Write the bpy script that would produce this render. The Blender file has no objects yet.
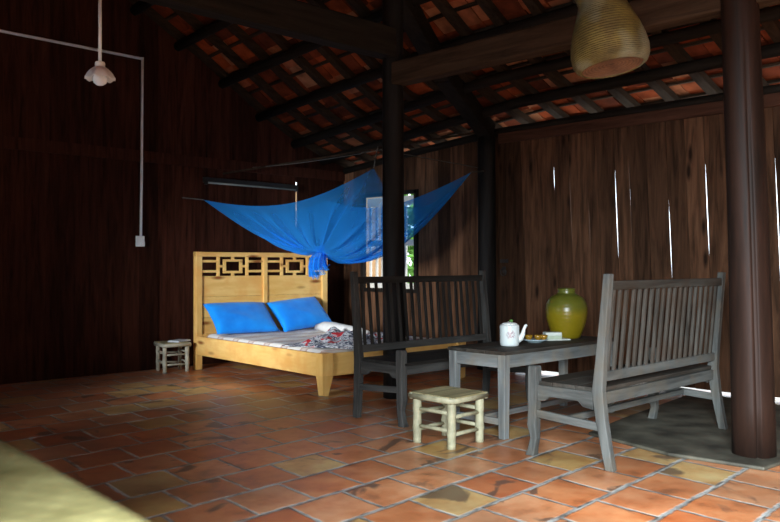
import bpy, bmesh, math, random
from mathutils import Vector, Matrix, noise
random.seed(7)
C = bpy.context.scene.collection
SC = bpy.context.scene
V = Vector
R = math.radians

# ------------------------------------------------------------------ camera
cam = bpy.data.cameras.new('camera')
cam_o = bpy.data.objects.new('camera', cam); C.objects.link(cam_o)
cam_o.location = (0, 0, 1.05)
cam_o.rotation_euler = (R(90), 0, R(45.6 - 90))
cam.sensor_width = 36.0
cam.lens = 36.0 * 799 / 780
cam.shift_y = 4.0 / 780
cam.clip_start = 0.02
cam.dof.use_dof = True
cam.dof.focus_distance = 5.6
cam.dof.aperture_fstop = 2.8
SC.camera = cam_o

# ------------------------------------------------------------------ world: an overcast daylight sky
w = bpy.data.worlds.new('sky'); SC.world = w; w.use_nodes = True
nt = w.node_tree; nt.nodes.clear()
wo = nt.nodes.new('ShaderNodeOutputWorld'); bg = nt.nodes.new('ShaderNodeBackground')
bg.inputs['Color'].default_value = (0.80, 0.90, 1.0, 1); bg.inputs['Strength'].default_value = 4.5
nt.links.new(bg.outputs[0], wo.inputs[0])

# ------------------------------------------------------------------ daylight through the open front doors behind the camera
la = bpy.data.lights.new('front_doorway_daylight', 'AREA')
la.shape = 'RECTANGLE'; la.size = 2.0; la.size_y = 1.2; la.energy = 760; la.spread = R(118); la.color = (0.84, 0.93, 1.0)
lo = bpy.data.objects.new('front_doorway_daylight', la); C.objects.link(lo)
lo.location = (-0.14, -0.6, 1.45)
lo.rotation_euler = (R(90 - 42), 0, R(-90 - 2))
# added narrow beam that brightens the bed, set at an unseen front window
lb_ = bpy.data.lights.new('bed_fill_beam', 'AREA')
lb_.shape = 'RECTANGLE'; lb_.size = 1.2; lb_.size_y = 0.6; lb_.energy = 20; lb_.color = (0.90, 0.95, 1.0); lb_.spread = R(34)
lbo = bpy.data.objects.new('bed_fill_beam', lb_); C.objects.link(lbo)
lbo.location = (-0.14, 4.3, 1.2); lbo.rotation_euler = (R(90 - 5), 0, R(-90 + 22))

SC.view_settings.view_transform = 'Standard'
SC.view_settings.look = 'None'
SC.view_settings.gamma = 1.0
SC.view_settings.use_curve_mapping = False
SC.view_settings.exposure = 0.0

# ------------------------------------------------------------------ materials
def new_mat(name):
    m = bpy.data.materials.new(name); m.use_nodes = True
    return m, m.node_tree.nodes, m.node_tree.links, m.node_tree.nodes['Principled BSDF']

def ramp(nodes, stops):
    r = nodes.new('ShaderNodeValToRGB')
    el = r.color_ramp.elements
    while len(el) < len(stops): el.new(0.5)
    for e, (p, c) in zip(el, stops):
        e.position = p; e.color = (c[0], c[1], c[2], 1)
    return r

def coords(nodes, links, scale=(1, 1, 1), island=False, kind='Object'):
    tc = nodes.new('ShaderNodeTexCoord'); mp = nodes.new('ShaderNodeMapping')
    mp.inputs['Scale'].default_value = scale
    links.new(tc.outputs[kind], mp.inputs['Vector'])
    if island:
        g = nodes.new('ShaderNodeNewGeometry'); ml = nodes.new('ShaderNodeVectorMath'); ml.operation = 'SCALE'
        cx = nodes.new('ShaderNodeCombineXYZ')
        for k in range(3): links.new(g.outputs['Random Per Island'], cx.inputs[k])
        links.new(cx.outputs[0], ml.inputs[0]); ml.inputs['Scale'].default_value = 37.0
        links.new(ml.outputs[0], mp.inputs['Location'])
        return mp.outputs[0], g.outputs['Random Per Island']
    return mp.outputs[0], None

def mixc(nodes, links, fac, a, b, blend='MIX'):
    m = nodes.new('ShaderNodeMix'); m.data_type = 'RGBA'; m.blend_type = blend
    for s, v in ((m.inputs[0], fac), (m.inputs[6], a), (m.inputs[7], b)):
        if hasattr(v, 'links'): links.new(v, s)
        elif isinstance(v, (int, float)): s.default_value = v
        else: s.default_value = (v[0], v[1], v[2], 1)
    return m.outputs[2]

def mth(nodes, links, op, a, b=None, clamp=False):
    m = nodes.new('ShaderNodeMath'); m.operation = op; m.use_clamp = clamp
    for s, v in ((m.inputs[0], a), (m.inputs[1], b)):
        if v is None: continue
        if hasattr(v, 'links'): links.new(v, s)
        else: s.default_value = v
    return m.outputs[0]

def bump(nodes, links, h, bs, strength=0.3, dist=0.005):
    b = nodes.new('ShaderNodeBump'); b.inputs['Strength'].default_value = strength; b.inputs['Distance'].default_value = dist
    links.new(h, b.inputs['Height']); links.new(b.outputs[0], bs.inputs['Normal'])

def plain(name, col, rough=0.6, var=0.15, scale=20, spec=0.3, metal=0.0):
    m, n, l, b = new_mat(name)
    v, _ = coords(n, l, (scale,) * 3)
    t = n.new('ShaderNodeTexNoise'); t.inputs['Scale'].default_value = 1; t.inputs['Detail'].default_value = 4
    l.new(v, t.inputs['Vector'])
    r = ramp(n, [(0.3, [c * (1 - var) for c in col]), (0.7, [min(1, c * (1 + var)) for c in col])])
    l.new(t.outputs['Fac'], r.inputs[0]); l.new(r.outputs[0], b.inputs['Base Color'])
    b.inputs['Roughness'].default_value = rough; b.inputs['Specular IOR Level'].default_value = spec; b.inputs['Metallic'].default_value = metal
    bump(n, l, t.outputs['Fac'], b, 0.1, 0.002)
    return m

def wood(name, dark, light, axis='Z', rough=0.6, knots=None, vary=0.35, spec=0.3, cross=14, along=1.2, weather=None):
    m, n, l, b = new_mat(name)
    sc = {'X': (along, cross, cross), 'Y': (cross, along, cross), 'Z': (cross, cross, along)}[axis]
    v, isl = coords(n, l, sc, True)
    t = n.new('ShaderNodeTexNoise'); t.inputs['Scale'].default_value = 1.6; t.inputs['Detail'].default_value = 7
    t.inputs['Roughness'].default_value = 0.62; t.inputs['Distortion'].default_value = 0.5
    l.new(v, t.inputs['Vector'])
    r = ramp(n, [(0.28, dark), (0.72, light)]); l.new(t.outputs['Fac'], r.inputs[0])
    col = r.outputs[0]
    f = mth(n, l, 'MULTIPLY_ADD', isl, vary * 2); n[-1].inputs[2].default_value = 1 - vary
    cc = n.new('ShaderNodeCombineColor')
    for k in range(3): l.new(f, cc.inputs[k])
    col = mixc(n, l, 1.0, col, cc.outputs[0], 'MULTIPLY')
    if weather:
        v3, _ = coords(n, l, (3, 3, 3))
        t3 = n.new('ShaderNodeTexNoise'); t3.inputs['Scale'].default_value = 2.2; t3.inputs['Detail'].default_value = 8
        l.new(v3, t3.inputs['Vector'])
        r3 = ramp(n, [(0.45, (0, 0, 0)), (0.65, (1, 1, 1))]); l.new(t3.outputs['Fac'], r3.inputs[0])
        f3 = mth(n, l, 'MULTIPLY', r3.outputs[0], 0.6)
        col = mixc(n, l, f3, col, weather)
    if knots:
        ks = {'X': (1.1, 4.0, 4.0), 'Y': (4.0, 1.1, 4.0), 'Z': (4.0, 4.0, 1.1)}[axis]
        v2, _ = coords(n, l, [k * 1.9 for k in ks], True)
        vo = n.new('ShaderNodeTexVoronoi'); vo.inputs['Scale'].default_value = 1.0; l.new(v2, vo.inputs['Vector'])
        rk = ramp(n, [(0.07, (1, 1, 1)), (0.20, (0, 0, 0))]); l.new(vo.outputs['Distance'], rk.inputs[0])
        col = mixc(n, l, rk.outputs[0], col, knots)
    l.new(col, b.inputs['Base Color'])
    b.inputs['Roughness'].default_value = rough; b.inputs['Specular IOR Level'].default_value = spec
    bump(n, l, t.outputs['Fac'], b, 0.35, 0.004)
    return m

M = {}
def W(name, *a, **k):
    for ax in 'XYZ': M[name + ax] = wood(name + ax, *a, axis=ax, **k)
W('pine_', (0.68, 0.38, 0.095), (0.86, 0.58, 0.21), knots=(0.26, 0.085, 0.02), rough=0.42, vary=0.14, cross=7, weather=(0.72, 0.34, 0.085))
W('grey_', (0.036, 0.038, 0.036), (0.135, 0.144, 0.136), rough=0.75, vary=0.25, weather=(0.11, 0.095, 0.07), spec=0.2)
W('bench_', (0.018, 0.016, 0.013), (0.075, 0.070, 0.060), rough=0.7, vary=0.25, weather=(0.045, 0.032, 0.022), spec=0.15)
W('black_', (0.009, 0.008, 0.007), (0.040, 0.037, 0.033), rough=0.65, vary=0.2, spec=0.15)
W('table_', (0.075, 0.083, 0.083), (0.25, 0.272, 0.268), rough=0.7, vary=0.2, weather=(0.24, 0.20, 0.14))
W('beam_', (0.006, 0.005, 0.004), (0.022, 0.017, 0.013), rough=0.8, vary=0.2, spec=0.1)
W('rafter_', (0.018, 0.011, 0.007), (0.060, 0.038, 0.024), rough=0.85, vary=0.35, spec=0.08)
W('dusk_', (0.020, 0.020, 0.019), (0.092, 0.092, 0.086), rough=0.7, vary=0.2, spec=0.2)
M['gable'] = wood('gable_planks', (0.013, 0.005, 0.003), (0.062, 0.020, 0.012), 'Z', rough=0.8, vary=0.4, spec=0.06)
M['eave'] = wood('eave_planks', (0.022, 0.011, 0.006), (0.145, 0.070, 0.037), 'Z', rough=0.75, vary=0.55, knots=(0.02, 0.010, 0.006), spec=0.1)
M['eave_rail'] = wood('eave_rail', (0.035, 0.015, 0.009), (0.10, 0.045, 0.028), 'Y', rough=0.8, vary=0.1, spec=0.1)
M['post'] = wood('old_post', (0.006, 0.004, 0.003), (0.036, 0.016, 0.010), 'Z', rough=0.6, vary=0.1, cross=9, along=0.8, spec=0.2)
M['post_dark'] = wood('dark_post', (0.005, 0.0045, 0.004), (0.018, 0.016, 0.015), 'Z', rough=0.6, vary=0.1, spec=0.12)
M['bamboo'] = plain('pale_bamboo', (0.39, 0.38, 0.25), 0.5, 0.25, 18, 0.4)
M['bamboo_top'] = wood('bamboo_slats', (0.24, 0.21, 0.10), (0.44, 0.40, 0.23), 'X', rough=0.6, vary=0.25)
M['bamboo_grey'] = plain('old_bamboo', (0.38, 0.37, 0.29), 0.6, 0.3, 15)
M['white_plastic'] = plain('white_plastic', (0.78, 0.85, 0.87), 0.45, 0.06, 10)
M['bulb'] = plain('opal_bulb', (0.88, 0.93, 0.97), 0.2, 0.02, 5, 0.6)
M['shade'] = plain('white_enamel', (0.84, 0.88, 0.88), 0.35, 0.1, 20, 0.5)
M['porcelain'] = plain('porcelain', (0.80, 0.86, 0.84), 0.18, 0.04, 12, 0.6)
M['leafgreen'] = plain('green_glaze', (0.10, 0.26, 0.06), 0.3, 0.3, 40)
M['blue_white'] = plain('blue_white_glaze', (0.35, 0.47, 0.50), 0.2, 0.2, 60, 0.6)
M['amber'] = plain('amber_glaze', (0.26, 0.14, 0.012), 0.12, 0.35, 60, 0.8)
M['pale_green'] = plain('pale_green_card', (0.42, 0.50, 0.38), 0.6, 0.1, 20)
M['pale_card'] = plain('pale_card', (0.58, 0.64, 0.58), 0.6, 0.1, 20)
M['paper'] = plain('paper', (0.66, 0.70, 0.74), 0.7, 0.05, 10)
M['iron'] = plain('dark_iron', (0.03, 0.027, 0.025), 0.6, 0.3, 30, 0.5, 0.4)
M['rope'] = plain('cord', (0.10, 0.10, 0.09), 0.8, 0.2, 40)
M['black_fixture'] = plain('black_fixture', (0.02, 0.02, 0.02), 0.5, 0.2, 10)
M['tube_glass'] = plain('tube_glass', (0.26, 0.30, 0.29), 0.15, 0.05, 10, 0.6)
M['cotton'] = plain('white_cotton', (0.74, 0.74, 0.70), 0.9, 0.06, 8, 0.1)
M['cement'] = plain('grey_cement', (0.072, 0.068, 0.050), 0.6, 0.65, 5, 0.4)
M['white_paint'] = plain('white_paint', (0.82, 0.78, 0.68), 0.6, 0.06, 10)
M['outside_ground'] = plain('pale_yard', (0.62, 0.58, 0.52), 0.9, 0.15, 2)
M['cream_wall'] = plain('orange_cream_render', (0.34, 0.19, 0.085), 0.9, 0.15, 2)
M['leaf'] = plain('leaf', (0.16, 0.36, 0.06), 0.6, 0.5, 3)
M['plaster'] = plain('dark_front_boards', (0.05, 0.03, 0.02), 0.8, 0.3, 4)

# pillow fabric
def fabric(name, col, col2):
    m, n, l, b = new_mat(name)
    v, _ = coords(n, l, (5, 5, 5))
    t = n.new('ShaderNodeTexNoise'); t.inputs['Scale'].default_value = 1.2; t.inputs['Detail'].default_value = 3; l.new(v, t.inputs['Vector'])
    r = ramp(n, [(0.35, col), (0.65, col2)]); l.new(t.outputs['Fac'], r.inputs[0]); l.new(r.outputs[0], b.inputs['Base Color'])
    b.inputs['Roughness'].default_value = 0.75; b.inputs['Sheen Weight'].default_value = 0.15; b.inputs['Specular IOR Level'].default_value = 0.2
    bump(n, l, t.outputs['Fac'], b, 0.4, 0.02)
    return m
M['blue_cotton'] = fabric('blue_cotton', (0.002, 0.22, 0.80), (0.006, 0.30, 0.92))

# striped bed sheet
def sheet_mat():
    m, n, l, b = new_mat('striped_sheet')
    v, _ = coords(n, l, (1, 1, 1))
    t = n.new('ShaderNodeTexNoise'); t.inputs['Scale'].default_value = 3.0; t.inputs['Detail'].default_value = 3; l.new(v, t.inputs['Vector'])
    wv = n.new('ShaderNodeTexWave'); wv.bands_direction = 'Y'; wv.inputs['Scale'].default_value = 1.1; wv.inputs['Distortion'].default_value = 1.0
    l.new(v, wv.inputs['Vector'])
    r = ramp(n, [(0.0, (0.86, 0.83, 0.76)), (0.70, (0.88, 0.85, 0.78)), (0.80, (0.55, 0.33, 0.28)), (0.95, (0.74, 0.66, 0.58))]); l.new(wv.outputs['Color'], r.inputs[0])
    l.new(r.outputs[0], b.inputs['Base Color']); b.inputs['Roughness'].default_value = 0.9
    bump(n, l, t.outputs['Fac'], b, 0.4, 0.02)
    return m
M['sheet'] = sheet_mat()

def blanket_mat():
    m, n, l, b = new_mat('patterned_blanket')
    v, _ = coords(n, l, (1, 1, 1))
    t = n.new('ShaderNodeTexNoise'); t.inputs['Scale'].default_value = 24; t.inputs['Detail'].default_value = 2; t.inputs['Distortion'].default_value = 1.6; l.new(v, t.inputs['Vector'])
    r = ramp(n, [(0.40, (0.03, 0.04, 0.08)), (0.47, (0.30, 0.33, 0.40)), (0.53, (0.66, 0.68, 0.70))]); l.new(t.outputs['Fac'], r.inputs[0])
    t2 = n.new('ShaderNodeTexNoise'); t2.inputs['Scale'].default_value = 7; l.new(v, t2.inputs['Vector'])
    r2 = ramp(n, [(0.60, (0, 0, 0)), (0.63, (1, 1, 1))]); l.new(t2.outputs['Fac'], r2.inputs[0])
    c = mixc(n, l, r2.outputs[0], r.outputs[0], (0.55, 0.02, 0.03))
    l.new(c, b.inputs['Base Color']); b.inputs['Roughness'].default_value = 0.9
    return m
M['blanket'] = blanket_mat()

def net_mat():
    m = bpy.data.materials.new('blue_netting'); m.use_nodes = True
    n, l = m.node_tree.nodes, m.node_tree.links; n.clear()
    o = n.new('ShaderNodeOutputMaterial'); tr = n.new('ShaderNodeBsdfTransparent'); d = n.new('ShaderNodeBsdfDiffuse'); tl = n.new('ShaderNodeBsdfTranslucent')
    tr.inputs[0].default_value = (0.62, 0.80, 1.0, 1)
    d.inputs[0].default_value = (0.035, 0.37, 1.0, 1); tl.inputs[0].default_value = (0.035, 0.40, 1.0, 1)
    a = n.new('ShaderNodeMixShader'); a.inputs[0].default_value = 0.35
    l.new(d.outputs[0], a.inputs[1]); l.new(tl.outputs[0], a.inputs[2])
    lw = n.new('ShaderNodeLayerWeight'); lw.inputs['Blend'].default_value = 0.35
    f = mth(n, l, 'MULTIPLY_ADD', lw.outputs['Facing'], 0.50); n[-1].inputs[2].default_value = 0.31
    mx = n.new('ShaderNodeMixShader'); l.new(f, mx.inputs[0]); l.new(tr.outputs[0], mx.inputs[1]); l.new(a.outputs[0], mx.inputs[2])
    l.new(mx.outputs[0], o.inputs[0])
    return m
M['net'] = net_mat()

def jar_mat():
    m, n, l, b = new_mat('olive_glaze')
    v, _ = coords(n, l, (1, 1, 1)); sx = n.new('ShaderNodeSeparateXYZ'); l.new(v, sx.inputs[0])
    t = n.new('ShaderNodeTexNoise'); t.inputs['Scale'].default_value = 9; t.inputs['Detail'].default_value = 5; l.new(v, t.inputs['Vector'])
    h = mth(n, l, 'MULTIPLY_ADD', t.outputs['Fac'], 0.07); l.new(sx.outputs[2], n[-1].inputs[2])
    r = ramp(n, [(0.0, (0.20, 0.150, 0.006)), (0.20, (0.22, 0.170, 0.008)), (0.27, (0.11, 0.115, 0.014)), (0.40, (0.085, 0.10, 0.014))]); l.new(h, r.inputs[0])
    l.new(r.outputs[0], b.inputs['Base Color']); b.inputs['Roughness'].default_value = 0.30; b.inputs['Specular IOR Level'].default_value = 0.45
    wv = n.new('ShaderNodeTexWave'); wv.bands_direction = 'Z'; wv.inputs['Scale'].default_value = 12; wv.inputs['Distortion'].default_value = 1; l.new(v, wv.inputs['Vector'])
    bump(n, l, wv.outputs['Fac'], b, 0.15, 0.004)
    return m
M['jar'] = jar_mat()

def weave_mat(name, dark, light, su, sv, tint=None, rough=0.65):
    """basket weave on cylindrical/planar UV laid by the mesh builder: checker of over and under strands"""
    m, n, l, b = new_mat(name)
    tc = n.new('ShaderNodeTexCoord'); sx = n.new('ShaderNodeSeparateXYZ'); l.new(tc.outputs['UV'], sx.inputs[0])
    u = mth(n, l, 'MULTIPLY', sx.outputs[0], su); vv = mth(n, l, 'MULTIPLY', sx.outputs[1], sv)
    su_ = mth(n, l, 'SINE', mth(n, l, 'MULTIPLY', u, math.pi)); sv_ = mth(n, l, 'SINE', mth(n, l, 'MULTIPLY', vv, math.pi))
    p = mth(n, l, 'MULTIPLY', su_, sv_)
    strand = mth(n, l, 'ABSOLUTE', sv_)
    h = mth(n, l, 'MULTIPLY_ADD', p, 0.35); l.new(strand, n[-1].inputs[2])
    tcn, _ = coords(n, l, (9, 9, 9))
    t = n.new('ShaderNodeTexNoise'); t.inputs['Scale'].default_value = 1; t.inputs['Detail'].default_value = 6; l.new(tcn, t.inputs['Vector'])
    r = ramp(n, [(0.32, dark), (0.68, light)]); l.new(t.outputs['Fac'], r.inputs[0])
    hh = ramp(n, [(0.0, (0.35, 0.35, 0.35)), (0.6, (1, 1, 1))]); l.new(h, hh.inputs[0])
    c = mixc(n, l, 0.8, r.outputs[0], hh.outputs[0], 'MULTIPLY')
    if tint:
        t2 = n.new('ShaderNodeTexNoise'); t2.inputs['Scale'].default_value = 0.35; l.new(tcn, t2.inputs['Vector'])
        r2 = ramp(n, [(0.5, (0, 0, 0)), (0.58, (1, 1, 1))]); l.new(t2.outputs['Fac'], r2.inputs[0])
        c = mixc(n, l, mth(n, l, 'MULTIPLY', r2.outputs[0], 0.6), c, tint)
    l.new(c, b.inputs['Base Color']); b.inputs['Roughness'].default_value = rough
    bump(n, l, h, b, 0.8, 0.004)
    return m
M['basket'] = weave_mat('basket_weave', (0.07, 0.055, 0.014), (0.22, 0.18, 0.045), 44, 46, (0.22, 0.25, 0.19))
M['basket_base'] = weave_mat('basket_base_weave', (0.10, 0.05, 0.03), (0.22, 0.12, 0.07), 30, 8)
M['mat_weave'] = weave_mat('mat_weave', (0.10, 0.085, 0.022), (0.24, 0.215, 0.085), 30, 48)

def teapot_mat():
    m, n, l, b = new_mat('painted_porcelain')
    v, _ = coords(n, l, (1, 1, 1))
    vd = n.new('ShaderNodeVectorMath'); vd.operation = 'DISTANCE'; l.new(v, vd.inputs[0]); vd.inputs[1].default_value = (-0.045, -0.045, 0.075)
    rm = ramp(n, [(0.020, (1, 1, 1)), (0.034, (0, 0, 0))]); l.new(vd.outputs['Value'], rm.inputs[0])
    t = n.new('ShaderNodeTexNoise'); t.inputs['Scale'].default_value = 90; l.new(v, t.inputs['Vector'])
    rt = ramp(n, [(0.44, (0, 0, 0)), (0.52, (1, 1, 1))]); l.new(t.outputs['Fac'], rt.inputs[0])
    f = mth(n, l, 'MULTIPLY', rm.outputs[0], rt.outputs[0])
    c = mixc(n, l, f, (0.74, 0.83, 0.82), (0.46, 0.38, 0.42))
    l.new(c, b.inputs['Base Color']); b.inputs['Roughness'].default_value = 0.18; b.inputs['Specular IOR Level'].default_value = 0.6
    return m
M['teapot'] = teapot_mat()

def tile_floor_mat():
    m, n, l, b = new_mat('terracotta_floor')
    tc = n.new('ShaderNodeTexCoord'); sx = n.new('ShaderNodeSeparateXYZ'); l.new(tc.outputs['Object'], sx.inputs[0])
    X, Y = sx.outputs[0], sx.outputs[1]
    # slight waviness of hand laid rows
    nz = n.new('ShaderNodeTexNoise'); nz.inputs['Scale'].default_value = 2.2; nz.inputs['Detail'].default_value = 2; l.new(tc.outputs['Object'], nz.inputs['Vector'])
    wob = mth(n, l, 'MULTIPLY', mth(n, l, 'SUBTRACT', nz.outputs['Fac'], 0.5), 0.03)
    P = 0.318
    vv = mth(n, l, 'ADD', mth(n, l, 'SUBTRACT', Y, mth(n, l, 'MULTIPLY', X, 0.07)), wob)
    vr = mth(n, l, 'DIVIDE', mth(n, l, 'SUBTRACT', vv, 1.366 - 10 * P), P)
    row = mth(n, l, 'FLOOR', vr); fv = mth(n, l, 'FRACT', vr)
    odd = mth(n, l, 'MODULO', mth(n, l, 'ADD', row, 100.0), 2.0)
    uu = mth(n, l, 'ADD', mth(n, l, 'SUBTRACT', X, mth(n, l, 'MULTIPLY', Y, 0.09)), wob)
    ur = mth(n, l, 'SUBTRACT', mth(n, l, 'DIVIDE', mth(n, l, 'ADD', uu, 3.2 - 0.10), 0.32), mth(n, l, 'MULTIPLY', odd, 0.5))
    colm = mth(n, l, 'FLOOR', ur); fu = mth(n, l, 'FRACT', ur)
    cx = n.new('ShaderNodeCombineXYZ'); l.new(colm, cx.inputs[0]); l.new(row, cx.inputs[1])
    wn = n.new('ShaderNodeTexWhiteNoise'); wn.noise_dimensions = '3D'; l.new(cx.outputs[0], wn.inputs['Vector'])
    # distance to the nearest joint
    du = mth(n, l, 'MINIMUM', fu, mth(n, l, 'SUBTRACT', 1.0, fu)); dv = mth(n, l, 'MULTIPLY', mth(n, l, 'MINIMUM', fv, mth(n, l, 'SUBTRACT', 1.0, fv)), 0.72)
    d = mth(n, l, 'MINIMUM', du, dv)
    n2 = n.new('ShaderNodeTexNoise'); n2.inputs['Scale'].default_value = 26; n2.inputs['Detail'].default_value = 3; l.new(tc.outputs['Object'], n2.inputs['Vector'])
    dd = mth(n, l, 'ADD', d, mth(n, l, 'MULTIPLY', mth(n, l, 'SUBTRACT', n2.outputs['Fac'], 0.5), 0.05))
    rj = ramp(n, [(0.020, (0, 0, 0)), (0.040, (1, 1, 1))]); l.new(dd, rj.inputs[0])
    tone = ramp(n, [(0.0, (0.58, 0.18, 0.062)), (0.15, (0.68, 0.26, 0.10)), (0.42, (0.74, 0.34, 0.16)), (0.64, (0.68, 0.27, 0.115)), (0.78, (0.70, 0.43, 0.14)), (0.90, (0.74, 0.50, 0.20))])
    tone.color_ramp.interpolation = 'CONSTANT'
    l.new(wn.outputs['Value'], tone.inputs[0])
    # mottling
    off = n.new('ShaderNodeVectorMath'); off.operation = 'MULTIPLY_ADD'; l.new(wn.outputs['Color'], off.inputs[0]); off.inputs[1].default_value = (9, 9, 9); l.new(tc.outputs['Object'], off.inputs[2])
    n3 = n.new('ShaderNodeTexNoise'); n3.inputs['Scale'].default_value = 6; n3.inputs['Detail'].default_value = 8; n3.inputs['Roughness'].default_value = 0.6; l.new(off.outputs[0], n3.inputs['Vector'])
    r3 = ramp(n, [(0.28, (0.48, 0.42, 0.40)), (0.42, (0.88, 0.74, 0.62)), (0.54, (1, 1, 1)), (0.72, (1.12, 1.28, 1.4))]); l.new(n3.outputs['Fac'], r3.inputs[0])
    c = mixc(n, l, 1.0, tone.outputs[0], r3.outputs[0], 'MULTIPLY')
    # burnt dark patches with a shape of their own on some tiles
    n4 = n.new('ShaderNodeTexNoise'); n4.inputs['Scale'].default_value = 2.6; n4.inputs['Detail'].default_value = 6; n4.inputs['Distortion'].default_value = 1.2; l.new(off.outputs[0], n4.inputs['Vector'])
    r4 = ramp(n, [(0.61, (0, 0, 0)), (0.66, (1, 1, 1))]); l.new(n4.outputs['Fac'], r4.inputs[0])
    c = mixc(n, l, mth(n, l, 'MULTIPLY', r4.outputs[0], 0.8), c, (0.075, 0.055, 0.045))
    # broad grime
    n5 = n.new('ShaderNodeTexNoise'); n5.inputs['Scale'].default_value = 0.9; n5.inputs['Detail'].default_value = 6; l.new(tc.outputs['Object'], n5.inputs['Vector'])
    r5 = ramp(n, [(0.38, (0, 0, 0)), (0.64, (1, 1, 1))]); l.new(n5.outputs['Fac'], r5.inputs[0])
    c = mixc(n, l, mth(n, l, 'MULTIPLY', r5.outputs[0], 0.65), c, (0.15, 0.092, 0.058))
    gjf = ramp(n, [(0.38, (0, 0, 0)), (0.58, (1, 1, 1))]); l.new(n3.outputs['Fac'], gjf.inputs[0])
    gj = mixc(n, l, gjf.outputs[0], (0.10, 0.095, 0.085), (0.46, 0.47, 0.44))
    c = mixc(n, l, rj.outputs[0], gj, c)
    l.new(c, b.inputs['Base Color'])
    rr = n.new('ShaderNodeMapRange'); rr.inputs[3].default_value = 0.24; rr.inputs[4].default_value = 0.52; l.new(n3.outputs['Fac'], rr.inputs[0])
    l.new(rr.outputs[0], b.inputs['Roughness']); b.inputs['Specular IOR Level'].default_value = 0.4
    hgt = mth(n, l, 'ADD', mth(n, l, 'MULTIPLY', rj.outputs[0], 1.0), mth(n, l, 'MULTIPLY', n3.outputs['Fac'], 0.5))
    bump(n, l, hgt, b, 0.5, 0.006)
    return m
M['floor'] = tile_floor_mat()

def rooftile_mat():
    m, n, l, b = new_mat('roof_tile')
    v, isl = coords(n, l, (7, 7, 7), True)
    t = n.new('ShaderNodeTexNoise'); t.inputs['Scale'].default_value = 1; t.inputs['Detail'].default_value = 5; l.new(v, t.inputs['Vector'])
    r = ramp(n, [(0.0, (0.12, 0.030, 0.014)), (0.35, (0.22, 0.046, 0.017)), (0.75, (0.42, 0.082, 0.024)), (1.0, (0.46, 0.20, 0.10))]); l.new(isl, r.inputs[0])
    r2 = ramp(n, [(0.3, (0.45, 0.45, 0.45)), (0.6, (1, 1, 1))]); l.new(t.outputs['Fac'], r2.inputs[0])
    l.new(mixc(n, l, 1.0, r.outputs[0], r2.outputs[0], 'MULTIPLY'), b.inputs['Base Color']); b.inputs['Roughness'].default_value = 0.9; b.inputs['Specular IOR Level'].default_value = 0.08
    bump(n, l, t.outputs['Fac'], b, 0.4, 0.006)
    return m
M['tile'] = rooftile_mat()

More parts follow.
